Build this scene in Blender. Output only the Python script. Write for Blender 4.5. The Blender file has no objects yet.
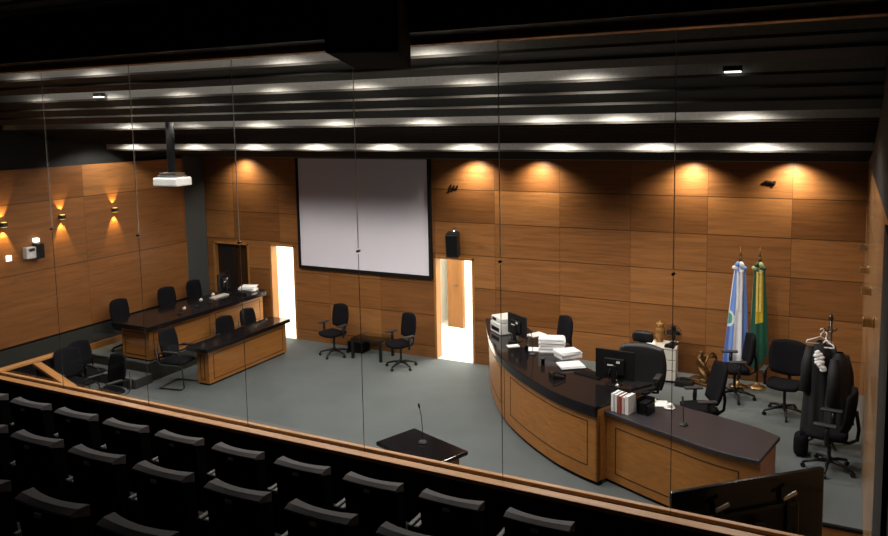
import bpy, math, random
from mathutils import Vector, Matrix
random.seed(7)
PI = math.pi
SC = bpy.context.scene
COL = SC.collection

# ------------------------------------------------------------------ mesh builder
class MB:
    def __init__(s): s.v = []; s.f = []; s.m = []
    def add(s, vs, fs, mi=0):
        o = len(s.v); s.v += [tuple(v) for v in vs]
        s.f += [tuple(i + o for i in f) for f in fs]; s.m += [mi] * len(fs); return s
    def box(s, c, d, rot=(0, 0, 0), mi=0):
        M = Matrix.Rotation(rot[2], 3, 'Z') @ Matrix.Rotation(rot[1], 3, 'Y') @ Matrix.Rotation(rot[0], 3, 'X')
        c = Vector(c); vs = []
        for x in (-.5, .5):
            for y in (-.5, .5):
                for z in (-.5, .5): vs.append(c + M @ Vector((x * d[0], y * d[1], z * d[2])))
        return s.add(vs, [(0, 1, 3, 2), (4, 6, 7, 5), (0, 4, 5, 1), (2, 3, 7, 6), (0, 2, 6, 4), (1, 5, 7, 3)], mi)
    def bb(s, x0, x1, y0, y1, z0, z1, mi=0):
        return s.box(((x0+x1)/2, (y0+y1)/2, (z0+z1)/2), (abs(x1-x0), abs(y1-y0), abs(z1-z0)), mi=mi)
    def prism(s, poly, z0, z1, mi=0):
        n = len(poly)
        vs = [(p[0], p[1], z0) for p in poly] + [(p[0], p[1], z1) for p in poly]
        fs = [tuple(range(n - 1, -1, -1)), tuple(range(n, 2 * n))]
        fs += [(i, (i + 1) % n, n + (i + 1) % n, n + i) for i in range(n)]
        return s.add(vs, fs, mi)
    def strip(s, A, B, z0, z1, mi=0):
        """solid between two plan polylines with equal point counts"""
        n = len(A); vs = []
        for i in range(n):
            vs += [(A[i][0], A[i][1], z0), (A[i][0], A[i][1], z1), (B[i][0], B[i][1], z1), (B[i][0], B[i][1], z0)]
        fs = [(0, 3, 2, 1), (4*(n-1), 4*(n-1)+1, 4*(n-1)+2, 4*(n-1)+3)]
        for i in range(n - 1):
            for k in range(4):
                a = 4*i + k; b = 4*i + (k + 1) % 4
                fs.append((a, b, b + 4, a + 4))
        return s.add(vs, fs, mi)
    def tube(s, pts, r, seg=8, mi=0, cap=True):
        pts = [Vector(p) for p in pts]; n = len(pts)
        rr = r if isinstance(r, (list, tuple)) else [r] * n
        vs = []; up = Vector((0, 0, 1)); prev = None
        for i, p in enumerate(pts):
            t = (pts[min(i+1, n-1)] - pts[max(i-1, 0)]).normalized()
            if prev is None:
                a = up if abs(t.z) < .9 else Vector((1, 0, 0))
                u = t.cross(a).normalized()
            else:
                u = (prev - t * prev.dot(t)).normalized()
            w = t.cross(u); prev = u
            for k in range(seg):
                an = 2 * PI * k / seg
                vs.append(p + (u * math.cos(an) + w * math.sin(an)) * rr[i])
        fs = []
        for i in range(n - 1):
            for k in range(seg):
                fs.append((i*seg+k, i*seg+(k+1) % seg, (i+1)*seg+(k+1) % seg, (i+1)*seg+k))
        if cap: fs += [tuple(range(seg-1, -1, -1)), tuple((n-1)*seg+k for k in range(seg))]
        return s.add(vs, fs, mi)
    def lathe(s, prof, c=(0, 0, 0), seg=16, mi=0, sx=1, sy=1):
        n = len(prof); vs = []
        for r, z in prof:
            for k in range(seg):
                a = 2 * PI * k / seg
                vs.append((c[0] + r*math.cos(a)*sx, c[1] + r*math.sin(a)*sy, c[2] + z))
        fs = []
        for i in range(n - 1):
            for k in range(seg):
                fs.append((i*seg+k, i*seg+(k+1) % seg, (i+1)*seg+(k+1) % seg, (i+1)*seg+k))
        fs += [tuple(range(seg-1, -1, -1)), tuple((n-1)*seg+k for k in range(seg))]
        return s.add(vs, fs, mi)
    def pad(s, M, w, h, t, k=.3, curve=None, n=10, mi=0):
        """rounded cushion: u across (local y), v along (local z), thickness along local x; M places it"""
        def pt(u, v, sd):
            y = w/2*u*math.sqrt(1 - k*v*v); z = h/2*v*math.sqrt(1 - k*u*u)
            e = max(abs(u), abs(v)); tt = t/2*(1 - .55*e**5)
            x = tt*sd + (curve(u, v) if curve else 0)
            return M @ Vector((x, y, z))
        vs = []; N = n + 1
        for sd in (1, -1):
            for j in range(N):
                for i in range(N): vs.append(pt(-1 + 2*i/n, -1 + 2*j/n, sd))
        fs = []; o = N*N
        for j in range(n):
            for i in range(n):
                a = j*N + i
                fs.append((a, a+1, a+N+1, a+N)); fs.append((o+a, o+a+N, o+a+N+1, o+a+1))
        rim = [i for i in range(N)] + [j*N + n for j in range(1, N)] + [n*N + i for i in range(n-1, -1, -1)] + [j*N for j in range(n-1, 0, -1)]
        for i in range(len(rim)):
            a, b = rim[i], rim[(i+1) % len(rim)]
            fs.append((b, a, o+a, o+b))
        return s.add(vs, fs, mi)
    def build(s, name, mats, parent=None, smooth=False, bevel=0, seg=2, loc=None):
        me = bpy.data.meshes.new(name)
        me.from_pydata(s.v, [], s.f); me.update()
        for m in (mats if isinstance(mats, (list, tuple)) else [mats]): me.materials.append(m)
        me.polygons.foreach_set('material_index', s.m)
        if smooth: me.polygons.foreach_set('use_smooth', [True]*len(s.f))
        me.validate(); me.update()
        o = bpy.data.objects.new(name, me); COL.objects.link(o)
        if parent: o.parent = parent
        if loc: o.location = loc
        if bevel:
            b = o.modifiers.new('Bevel', 'BEVEL'); b.width = bevel; b.segments = seg; b.limit_method = 'ANGLE'; b.angle_limit = math.radians(50)
        return o

def tag(o, label=None, cat=None, group=None, kind=None):
    if label: o['label'] = label
    if cat: o['category'] = cat
    if group: o['group'] = group
    if kind: o['kind'] = kind
    return o
def empty(name, loc, rz=0, label=None, cat=None, group=None):
    o = bpy.data.objects.new(name, None); COL.objects.link(o)
    o.location = loc; o.rotation_euler = (0, 0, rz); o.empty_display_size = .1
    return tag(o, label, cat, group)
def struct(o): o['kind'] = 'structure'; return o
def copy_tree(o, parent=None):
    c = o.copy(); COL.objects.link(c); c.parent = parent
    for ch in list(o.children): copy_tree(ch, c)
    return c
def dup(o, loc, rz, label, group=None):
    c = copy_tree(o); c.location = loc; c.rotation_euler = (0, 0, rz); c['label'] = label
    if group: c['group'] = group
    elif 'group' in c: del c['group']
    return c

# ------------------------------------------------------------------ materials
class NT:
    def __init__(s, name):
        s.mat = bpy.data.materials.new(name); s.mat.use_nodes = True
        s.t = s.mat.node_tree; s.b = s.t.nodes['Principled BSDF']
    def n(s, ty, **kw):
        nd = s.t.nodes.new(ty)
        for k, v in kw.items(): setattr(nd, k, v)
        return nd
    def l(s, a, b): s.t.links.new(a, b)
    def math(s, op, a, b=None, c=None):
        nd = s.n('ShaderNodeMath', operation=op)
        for i, x in enumerate((a, b, c)):
            if x is None: continue
            if isinstance(x, (int, float)): nd.inputs[i].default_value = x
            else: s.l(x, nd.inputs[i])
        return nd.outputs[0]
    def mix(s, fac, a, b, bt='MIX'):
        nd = s.n('ShaderNodeMix', data_type='RGBA', blend_type=bt)
        for i, x in ((0, fac), (6, a), (7, b)):
            if isinstance(x, (int, float)): nd.inputs[i].default_value = x
            elif isinstance(x, tuple): nd.inputs[i].default_value = (*x, 1) if len(x) == 3 else x
            else: s.l(x, nd.inputs[i])
        return nd.outputs[2]
    def comb(s, x, y, z):
        nd = s.n('ShaderNodeCombineXYZ')
        for i, q in enumerate((x, y, z)):
            if isinstance(q, (int, float)): nd.inputs[i].default_value = q
            else: s.l(q, nd.inputs[i])
        return nd.outputs[0]
    def noise(s, vec, scale, detail=2, rough=.5, dist=0):
        nd = s.n('ShaderNodeTexNoise'); s.l(vec, nd.inputs['Vector'])
        nd.inputs['Scale'].default_value = scale; nd.inputs['Detail'].default_value = detail
        nd.inputs['Roughness'].default_value = rough; nd.inputs['Distortion'].default_value = dist
        return nd.outputs['Fac']
    def ramp(s, fac, stops):
        nd = s.n('ShaderNodeValToRGB'); s.l(fac, nd.inputs[0])
        e = nd.color_ramp.elements
        while len(e) < len(stops): e.new(.5)
        for el, (p, c) in zip(e, stops): el.position = p; el.color = (*c, 1)
        return nd.outputs[0]
    def coords(s):
        tc = s.n('ShaderNodeTexCoord'); sp = s.n('ShaderNodeSeparateXYZ'); s.l(tc.outputs['Object'], sp.inputs[0])
        return tc.outputs['Object'], sp.outputs

def plain(name, col, rough=.5, metal=0, var=.12, scale=30, spec=.5, bump=0, emit=None):
    m = NT(name); co, _ = m.coords()
    f = m.noise(co, scale, 3)
    dk = tuple(c*(1-var) for c in col); lt = tuple(min(1, c*(1+var)) for c in col)
    m.l(m.ramp(f, [(.3, dk), (.7, lt)]), m.b.inputs['Base Color'])
    m.b.inputs['Roughness'].default_value = rough; m.b.inputs['Metallic'].default_value = metal
    m.b.inputs['Specular IOR Level'].default_value = spec
    if bump:
        bp = m.n('ShaderNodeBump'); bp.inputs['Strength'].default_value = bump; bp.inputs['Distance'].default_value = .004
        m.l(f, bp.inputs['Height']); m.l(bp.outputs[0], m.b.inputs['Normal'])
    if emit:
        m.b.inputs['Emission Color'].default_value = (*emit[0], 1); m.b.inputs['Emission Strength'].default_value = emit[1]
    return m.mat

def wood(name, base, axis='X', cell=None, rough=.38, grain=1.0, var=.25):
    """axis: horizontal direction of the grain; cell=(w, x0, h, z0) draws veneer panels with fine joints"""
    m = NT(name); co, (X, Y, Z) = m.coords()
    H = X if axis == 'X' else Y; O = Y if axis == 'X' else X
    if axis == 'Z': H, O, V = Z, Y, X
    else: V = Z
    if cell:
        w, x0, h, z0 = cell
        cx = m.math('DIVIDE', m.math('SUBTRACT', H, x0), w); cz = m.math('DIVIDE', m.math('SUBTRACT', V, z0), h)
        ix = m.math('FLOOR', cx); iz = m.math('FLOOR', cz)
        wn = m.n('ShaderNodeTexWhiteNoise', noise_dimensions='2D'); m.l(m.comb(ix, iz, 0), wn.inputs['Vector'])
        rnd = wn.outputs['Value']; off = m.math('MULTIPLY', rnd, 40)
    else: rnd = None; off = 0.
    gv = m.comb(m.math('ADD', m.math('MULTIPLY', H, .55), off), m.math('MULTIPLY', O, 5.), m.math('ADD', m.math('MULTIPLY', V, 9.*grain), off))
    g1 = m.noise(gv, 1.6, 4, .6, 1.2)
    gv2 = m.comb(m.math('ADD', m.math('MULTIPLY', H, 2.), off), m.math('MULTIPLY', O, 40.), m.math('MULTIPLY', V, 90.*grain))
    g2 = m.noise(gv2, 1.5, 2, .5)
    c = m.ramp(m.math('ADD', m.math('MULTIPLY', g1, .7), m.math('MULTIPLY', g2, .3)),
               [(.3, tuple(b*(1-var*1.3) for b in base)), (.5, base), (.72, tuple(min(1, b*(1+var)) for b in base))])
    if cell:
        tone = m.math('ADD', m.math('MULTIPLY', rnd, .55), .72)
        c = m.mix(1.0, c, m.comb(tone, m.math('POWER', tone, 1.15), m.math('POWER', tone, 1.3)), 'MULTIPLY')
        fx = m.math('FRACT', cx); fz = m.math('FRACT', cz)
        jx = m.math('MULTIPLY', m.math('LESS_THAN', m.math('MINIMUM', fx, m.math('SUBTRACT', 1., fx)), .005/w), .7)
        jz = m.math('LESS_THAN', m.math('MINIMUM', fz, m.math('SUBTRACT', 1., fz)), .009/h)
        c = m.mix(m.math('MULTIPLY', m.math('MAXIMUM', jx, jz), .7), c, (.03, .012, .004))
    m.l(c, m.b.inputs['Base Color'])
    m.b.inputs['Roughness'].default_value = rough; m.b.inputs['Specular IOR Level'].default_value = .35
    return m.mat

def emis(name, col, st):
    m = NT(name); m.b.inputs['Base Color'].default_value = (*col, 1)
    m.b.inputs['Emission Color'].default_value = (*col, 1); m.b.inputs['Emission Strength'].default_value = st
    return m.mat

WOODB = (.224, .092, .029)
PW, PX0, PH, PZ0 = 1.31, -6.05, .645, .245
M = {}
M['wall_x'] = wood('wall_veneer_x', WOODB, 'X', (PW, PX0, PH, PZ0), var=.27)
M['wall_y'] = wood('wall_veneer_y', (.27, .110, .036), 'Y', (2.6, -.7, 1.29, .88), var=.3)
M['wall_r'] = wood('wall_veneer_right', (.30, .17, .085), 'Y', (1.9, -.7, PH, PZ0), rough=.2, var=.1)
M['desk_x'] = wood('desk_veneer_x', (.39, .160, .038), 'X', grain=1.6)
M['desk_y'] = wood('desk_veneer_y', (.39, .160, .038), 'Y', grain=1.6)
M['trim'] = wood('rail_oak', (.62, .29, .10), 'X', grain=2)
M['door_wood'] = wood('corridor_door_wood', (.20, .085, .02), 'Z')
M['jamb'] = wood('jamb_wood', (.34, .15, .042), 'Z', grain=1)
M['inlay'] = plain('inlay_dark', (.04, .018, .007), .6)
def granite():
    m = NT('black_granite'); co, _ = m.coords()
    f = m.noise(co, 160, 2); f2 = m.noise(co, 4, 3)
    m.l(m.mix(f2, m.ramp(f, [(.5, (.006, .005, .006)), (.8, (.03, .026, .03))]), (.010, .008, .009)), m.b.inputs['Base Color'])
    m.b.inputs['Roughness'].default_value = .12; m.b.inputs['Specular IOR Level'].default_value = .28
    return m.mat
M['granite'] = granite()
def slate():
    m = NT('dark_slate_laminate'); co, _ = m.coords()
    f = m.noise(co, 60, 3); m.l(m.ramp(f, [(.3, (.022, .019, .024)), (.7, (.040, .034, .041))]), m.b.inputs['Base Color'])
    m.b.inputs['Roughness'].default_value = .42
    return m.mat
M['slate'] = slate()
def carpet(name, a, b):
    m = NT(name); co, _ = m.coords()
    f1 = m.noise(co, 1.1, 4, .6); f2 = m.noise(co, 140, 2)
    f = m.math('ADD', m.math('MULTIPLY', f1, .5), m.math('MULTIPLY', f2, .5))
    m.l(m.ramp(f, [(.35, a), (.65, b)]), m.b.inputs['Base Color'])
    m.b.inputs['Roughness'].default_value = .9; m.b.inputs['Specular IOR Level'].default_value = .15
    bp = m.n('ShaderNodeBump'); bp.inputs['Strength'].default_value = .3; bp.inputs['Distance'].default_value = .004
    m.l(f2, bp.inputs['Height']); m.l(bp.outputs[0], m.b.inputs['Normal'])
    return m.mat
M['carpet'] = carpet('carpet_grey_green', (.116, .131, .136), (.150, .167, .173))
M['carpet_dark'] = carpet('carpet_gallery', (.012, .011, .013), (.02, .018, .02))
M['dado'] = plain('dado_carpet_grey', (.043, .043, .038), .9, spec=.1)
M['ceil'] = plain('ceiling_slat_dark', (.012, .0095, .007), .6, var=.2, scale=6)
M['ceil_edge_lit'] = plain('ceiling_slat_edge_lit', (.042, .035, .027), .5)  # paler than the slats: light caught on the risers, put into the colour
M['cove'] = plain('cove_white', (.34, .325, .30), .7)
M['black'] = plain('black_paint', (.005, .005, .006), .6, spec=.2)
M['soffit'] = plain('soffit_dark', (.020, .018, .019), .8)
M['grey_col'] = plain('column_grey', (.060, .064, .066), .8)
M['fabric'] = plain('black_fabric', (.0065, .006, .008), .85, scale=200, bump=.2, spec=.12)
M['leather'] = plain('black_leather', (.008, .0075, .009), .42, scale=60, bump=.2)
M['seat_fab_lit'] = plain('seat_upholstery_lit', (.11, .10, .108), .75, scale=200)  # paler than the shell, painting in light on the up-facing tops
M['plastic'] = plain('black_plastic', (.008, .008, .009), .4, spec=.35)
M['armpad'] = plain('arm_pad', (.03, .03, .033), .5)
M['seat_shell'] = plain('seat_shell', (.0022, .0022, .0025), .9, spec=.04)
M['plate'] = plain('seat_plate', (.55, .52, .52), .5)
M['grey_chair'] = plain('grey_fabric', (.009, .0092, .011), .85, scale=200, spec=.1)
M['steel'] = plain('steel', (.55, .54, .52), .3, 1)
M['darksteel'] = plain('dark_steel', (.07, .07, .075), .35, .8)
M['white'] = plain('white_plastic', (.72, .71, .70), .4, var=.04)
M['offwhite'] = plain('cabinet_laminate', (.62, .58, .52), .45, var=.04)
M['paper'] = plain('paper', (.82, .82, .84), .8, var=.05)
M['bronze'] = plain('bronze', (.16, .085, .03), .45, .7, var=.35, scale=25)
M['brass'] = plain('brass', (.75, .52, .26), .3, 1)
M['gold'] = plain('gilt_wood', (.26, .12, .03), .4, .2, var=.2)
M['screen'] = plain('projection_fabric', (.74, .70, .80), .85, var=.015, spec=.1)
M['gloss_black'] = plain('gloss_black', (.008, .008, .009), .15)
M['cream'] = plain('corridor_cream', (.90, .88, .80), .8, var=.03)
M['corr_floor'] = plain('corridor_floor', (.85, .82, .76), .5, var=.04, scale=3)
M['dark_door'] = plain('smoked_door', (.016, .012, .010), .18)
M['brown_gloss'] = wood('brown_gloss', (.035, .016, .008), 'Z', rough=.2)
M['red_book'] = plain('red_cloth', (.35, .05, .04), .6)
M['pink_book'] = plain('pinkish_cloth', (.60, .46, .44), .6)
M['yellow'] = plain('yellow_note', (.75, .55, .12), .7)
M['ceramic'] = plain('white_ceramic', (.85, .84, .82), .2, var=.02)
M['blue_note'] = plain('pale_blue_pad', (.45, .55, .68), .6)
M['glow_white'] = emis('lamp_white', (1, .95, .88), 3)
M['glow_warm'] = emis('lamp_warm', (1, .62, .16), 2.2)
M['wall_dark'] = plain('wall_dark', (.009, .0085, .0085), .8)

def glass(name, tint, refl, shade=1.0):
    m = NT(name); m.t.nodes.remove(m.b)
    tr = m.n('ShaderNodeBsdfTransparent'); tr.inputs[0].default_value = (*tint, 1)
    gl = m.n('ShaderNodeBsdfGlossy'); gl.inputs['Roughness'].default_value = .01; gl.inputs[0].default_value = (.9, .95, .95, 1)
    fr = m.n('ShaderNodeFresnel'); fr.inputs[0].default_value = 1.45
    mx = m.n('ShaderNodeMixShader'); m.l(m.math('MULTIPLY', fr.outputs[0], refl), mx.inputs[0])
    m.l(tr.outputs[0], mx.inputs[1]); m.l(gl.outputs[0], mx.inputs[2])
    m.l(mx.outputs[0], m.t.nodes['Material Output'].inputs[0]); return m.mat
M['glass'] = glass('clear_glass', (.97, .98, .975), .12)
M['table_glass'] = glass('table_glass', (.8, .85, .82), 1.)
M['water'] = glass('clear_bottle', (.75, .8, .82), 2.)
def joint_mat(name, col, alpha):
    m = NT(name); m.t.nodes.remove(m.b)
    tr = m.n('ShaderNodeBsdfTransparent'); df = m.n('ShaderNodeBsdfPrincipled')
    co, _ = m.coords(); f = m.noise(co, 3, 2)
    m.l(m.ramp(f, [(.3, tuple(c*.8 for c in col)), (.7, col)]), df.inputs['Base Color']); df.inputs['Roughness'].default_value = .3
    mx = m.n('ShaderNodeMixShader'); mx.inputs[0].default_value = alpha
    m.l(tr.outputs[0], mx.inputs[1]); m.l(df.outputs[0], mx.inputs[2])
    m.l(mx.outputs[0], m.t.nodes['Material Output'].inputs[0]); return m.mat
M['joint_up'] = joint_mat('glass_edge_reflection', (.95, .92, .85), .7)  # pale colour stands for ceiling lights reflected in the upper joints
M['joint_low'] = joint_mat('glass_edge_dark', (.10, .10, .09), .6)

# ------------------------------------------------------------------ camera
cam = bpy.data.cameras.new('Camera'); camo = bpy.data.objects.new('Camera', cam); COL.objects.link(camo)
CAMP = Vector((0, -13.81269, 4.87127)); yaw, pitch, roll = .4771, .1067, -.0184
fwd = Vector((-math.sin(yaw)*math.cos(pitch), math.cos(yaw)*math.cos(pitch), -math.sin(pitch)))
rt = Vector((math.cos(yaw), math.sin(yaw), 0)); up = rt.cross(fwd)
r2 = rt*math.cos(roll) + up*math.sin(roll); u2 = -rt*math.sin(roll) + up*math.cos(roll)
camo.matrix_world = Matrix(((r2.x, u2.x, -fwd.x, CAMP.x), (r2.y, u2.y, -fwd.y, CAMP.y), (r2.z, u2.z, -fwd.z, CAMP.z), (0, 0, 0, 1)))
cam.sensor_width = 36; cam.lens = 788.34/888*36; cam.shift_y = -(268-202.5)/888; cam.clip_start = .05
SC.camera = camo

# ------------------------------------------------------------------ room shell
XL, XR, YG = -13.45, .25, -8.648
WT = 4.1
struct(MB().bb(-13.9, .6, -8.5, .0, -.1, 0).build('floor', M['carpet']))
# back wall with three door openings
D = [(-13.28, -12.2, .36, 2.1), (-11.60, -10.88, 0, 2.13), (-7.40, -6.50, 0, 2.12)]
w = MB(); x = -13.9
for (a, b, z0, z1) in D:
    w.bb(x, a, 0, .18, 0, WT+.4); w.bb(a, b, 0, .18, z1, WT+.4)
    if z0 > 0: w.bb(a, b, 0, .18, 0, z0)
    x = b
w.bb(x, .6, 0, .18, 0, WT+.4)
struct(w.build('wall_back', M['wall_x']))
struct(MB().bb(XL-.1, XL, -8.6, -.66, .88, 4.08).build('wall_left', M['wall_y']))
struct(MB().bb(XL-.2, XL-.1, -8.6, 0, 0, 6.2).build('wall_left_backing', M['wall_dark']))
struct(MB().bb(XL-.1, XL-.01, -8.6, -.66, .36, .84).build('wall_left_dado', M['dado']))
b = MB().bb(XL-.01, XL+.015, -8.6, -.7, .36, .49).build('baseboard_left', M['desk_y'], bevel=.004); struct(b)
struct(MB().bb(XL-.1, XL+.0, -.66, -.02, 0, 4.3).build('wall_column_left', M['grey_col']))
struct(MB().bb(XR, XR+.12, -7.75, 0, 0, 4.1).build('wall_right', M['wall_r']))
struct(MB().bb(XR-.004, XR+.12, -16, 0, 4.1, 7).bb(XR-.03, XR+.12, -8.9, -7.75, 0, 4.1).bb(XR, XR+.12, -16, -8.52, 0, 4.1).build('wall_right_upper', M['wall_dark']))

# ceiling of stepped slatted panels with light slots (one mesh)
rows = [(-2.6, 4.37, 4.49), (-4.8, 4.80, 4.885), (-5.9, 5.24, 5.305), (-6.9, 5.49, 5.57)]
cx0, cx1 = XL-.1, XR+.05
cb = MB()
def quadX(y0, z0, y1, z1, mi):
    cb.add([(cx0, y0, z0), (cx1, y0, z0), (cx1, y1, z1), (cx0, y1, z1)], [(0, 1, 2, 3)], mi)
def slats(y0, z0, y1, z1):
    n = max(2, round(abs(y1-y0)/.17)); st = .028
    for i in range(n):
        ya, za = y0+(y1-y0)*i/n, z0+(z1-z0)*i/n; yb, zb = y0+(y1-y0)*(i+1)/n, z0+(z1-z0)*(i+1)/n
        quadX(ya, za, yb, zb-st, 0)
        quadX(yb, zb-st, yb, zb, 1)
SLOT = .60
py, pz = -.06, 4.1
quadX(0, 4.1, 0, 4.14, 1); quadX(0.0, 4.10, -.06, 4.10, 1)
for (yk, z0, z1) in rows:
    slats(py, pz, yk, z0)
    quadX(yk, z0, yk, z0+.5, 2)
    quadX(yk, z0+.5, yk-SLOT, z0+.5, 2); quadX(yk-SLOT, z0+.5, yk-SLOT, z1, 2)
    py, pz = yk-SLOT, z1
slats(py, pz, -8.75, 5.95)
cb.bb(cx0, cx1, -.11, -.07, 4.075, 4.10, 2)
struct(cb.build('ceiling', [M['ceil'], M['ceil_edge_lit'], M['cove'], M['black']]))
struct(MB().bb(XL-.2, XR+.12, -.3, .2, 4.9, 5.0).build('ceiling_slab', M['black']))

# doors
def room(name, x0, x1, y1, z1, zf=0):
    m = MB()
    m.bb(x0-.06, x0, .18, y1, zf, z1, 0).bb(x1, x1+.06, .18, y1, zf, z1, 0).bb(x0-.06, x1+.06, y1, y1+.06, zf, z1, 0).bb(x0, x1, .18, y1, z1, z1+.06, 0)
    m.bb(x0, x1, 0.002, y1, zf-.05, zf+.004, 1)
    return struct(m.build(name, [M['cream'], M['corr_floor']]))
room('wall_corridor_left', -12.1, -9.8, 2.2, 2.6)
room('wall_corridor_right', -8.6, -5.0, 3.6, 2.6)
def frame(name, a, b, z0, z1, depth=.2):
    t = .05
    m = MB().bb(a, a+t, -.012, depth, z0, z1).bb(b-t, b, -.012, depth, z0, z1).bb(a, b, -.012, depth, z1-t, z1)
    return struct(m.build(name, M['jamb'], bevel=.004))
frame('door_1', *D[0]); frame('door_2', *D[1]); frame('door_3', *D[2])
dk = MB().bb(-13.23, -12.68, .10, .14, .37, 2.05).build('door_leaf', M['dark_door']); dk.parent = bpy.data.objects['door_1']
dk = MB().bb(-12.68, -12.25, .12, .16, .37, 2.05).build('door_leaf', M['brown_gloss']); dk.parent = bpy.data.objects['door_1']  # brown leaf colour stands for a reflection in the dark glass door
# corridor door seen through the right opening
dd = struct(MB().bb(-8.28, -7.95, 2.3, 2.36, 0, 2.59).bb(-7.95, -7.86, 2.25, 2.4, 0, 2.59).build('door_4', M['door_wood'], bevel=.005))
hd = MB().tube([(-8.0, 2.28, 1.0), (-8.06, 2.24, 1.0), (-8.14, 2.24, 1.0)], .012).build('door_handle', M['darksteel'], dd, smooth=True)
struct(MB().bb(-8.2, -7.86, 2.36, 3.6, 0, 2.6).build('wall_corridor_stub', M['cream']))

# platforms
def offs(path, d):
    out = []; n = len(path)
    for i in range(n):
        a = Vector(path[max(i-1, 0)]); b2 = Vector(path[min(i+1, n-1)]); t = (b2-a).normalized()
        dd = d[i] if isinstance(d, (list, tuple)) else d
        out.append((path[i][0] + t.y*dd, path[i][1] - t.x*dd))
    return out
def smooth_path(pts, n=8):
    P = [Vector(p) for p in pts]; out = []
    for i in range(len(P)-1):
        p0, p1, p2, p3 = P[max(i-1, 0)], P[i], P[i+1], P[min(i+2, len(P)-1)]
        for k in range(n):
            t = k/n
            q = .5*((2*p1) + (p2-p0)*t + (2*p0-5*p1+4*p2-p3)*t*t + (3*p1-p0-3*p2+p3)*t**3)
            out.append((q.x, q.y))
    out.append(tuple(P[-1])); return out
HP = smooth_path([(-5.98, -.5), (-5.72, -1.05), (-5.36, -1.72), (-4.86, -2.48), (-4.30, -3.10), (-3.63, -3.67), (-3.18, -3.94), (-2.83, -4.09)])
LPt = smooth_path([(-2.84, -3.90), (-2.60, -4.01), (-2.25, -4.18), (-1.82, -4.37), (-1.46, -4.54), (-1.11, -4.65), (-.79, -4.70)])
# right raised floor
poly = [(-5.9, 0)] + offs(HP, -.12) + offs(LPt, -.1)[1:-1] + [(-.75, -4.58), (XR, -4.58), (XR, 0)]
struct(MB().prism(poly, 0.0, .36).build('floor_platform_right', M['carpet']))
struct(MB().bb(-.74, XR, -4.62, -4.582, 0, .33).build('trim_1', M['desk_x']))
struct(MB().bb(-.74, XR, -4.63, -4.581, .33, .365).build('trim_2', M['black']))
# left raised floor with two steps
struct(MB().bb(XL, -11.67, -3.52, 0, 0, .36).build('floor_platform_left', M['carpet']))
struct(MB().bb(XL, -11.60, -3.92, -3.52, 0, .18).build('floor_step_left', M['carpet']))
struct(MB().bb(-11.672, -11.655, -3.52, 0, 0, .36).bb(XL, -11.67, -3.535, -3.519, .18, .345).build('trim_3', M['dado']))
struct(MB().bb(-11.6, -11.585, -3.92, -3.52, 0, .165).bb(XL, -11.60, -3.935, -3.919, 0, .165).build('trim_4', M['dado']))
# raised walkway along the left wall near the gallery
struct(MB().bb(XL, -12.75, -8.5, -3.93, 0, .36).build('floor_walkway_left', M['dado']))

# ------------------------------------------------------------------ gallery
tiers = [(-8.755, -10.05, 1.6), (-10.05, -11.0, 1.89), (-11.0, -11.95, 2.18), (-11.95, -12.9, 2.47), (-12.9, -16, 2.76)]
g = MB()
for (a, b2, z) in tiers: g.bb(-11, XR, b2, a, z-.6, z)
struct(g.build('floor_gallery', M['carpet_dark']))
struct(MB().bb(-11, XR, -8.755, -8.585, .0, 2.166).build('wall_gallery_parapet', M['black']))
rail = MB().bb(-11, XR, -8.765, -8.68, 2.165, 2.20, 0).bb(-11, XR, -8.618, -8.575, 2.165, 2.20, 0).bb(-11, XR, -8.68, -8.618, 2.15, 2.175, 1)
struct(rail.build('trim_5', [M['trim'], M['black']], bevel=.004))
# bulkhead above the glass and the gallery ceiling
struct(MB().bb(-13, XR, -9.0, -8.74, 5.46, 7.0).build('wall_bulkhead', M['black']))
struct(MB().bb(-13, XR, -8.74, -8.60, 5.40, 5.46).build('trim_6', M['trim'], bevel=.004))
gc = MB()
for i in range(32):
    y0 = -8.99 - i*.22; z0 = 5.86 + i*.028
    gc.add([(-14, y0, z0), (XR, y0, z0), (XR, y0-.22, z0-.0), (-14, y0-.22, z0-.0)], [(0, 1, 2, 3)], 0)
    gc.add([(-14, y0-.22, z0), (XR, y0-.22, z0), (XR, y0-.22, z0+.028), (-14, y0-.22, z0+.028)], [(0, 1, 2, 3)], 1)
M['gallery_edge_lit'] = plain('gallery_slat_edge_lit', (.40, .33, .30), .5)  # gallery risers coloured pale to paint in light along the slats
struct(gc.build('ceiling_gallery', [M['ceil'], M['gallery_edge_lit']]))
struct(MB().bb(-11.2, -11, -16, -8.4, 0, 7).build('wall_gallery_left', M['wall_dark']))
struct(MB().bb(-11.2, .4, -16.1, -16, 0, 7.4).build('wall_gallery_rear', M['wall_dark']))

# glass panes
PX = [XR-.01 - 1.24*0] + [-1.0 - 1.221*i for i in range(0, 8)]
gi = 0
for i in range(len(PX)-1):
    a, b2 = PX[i+1]+.004, PX[i]-.004
    gi += 1
    p = struct(MB().bb(a, b2, YG-.006, YG+.006, 2.165, 5.42).build('window_%d' % gi, M['glass']))
    if i < len(PX)-2:
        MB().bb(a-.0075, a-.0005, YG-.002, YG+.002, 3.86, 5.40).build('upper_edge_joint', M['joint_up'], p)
        MB().bb(a-.0065, a-.0015, YG-.002, YG+.002, 2.165, 3.81).build('lower_edge_joint', M['joint_low'], p)
        MB().tube([(a-.004, YG-.02, 3.836), (a-.004, YG+.02, 3.836)], .010, 12).build('glass_clamp', M['darksteel'], p, smooth=True)

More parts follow.
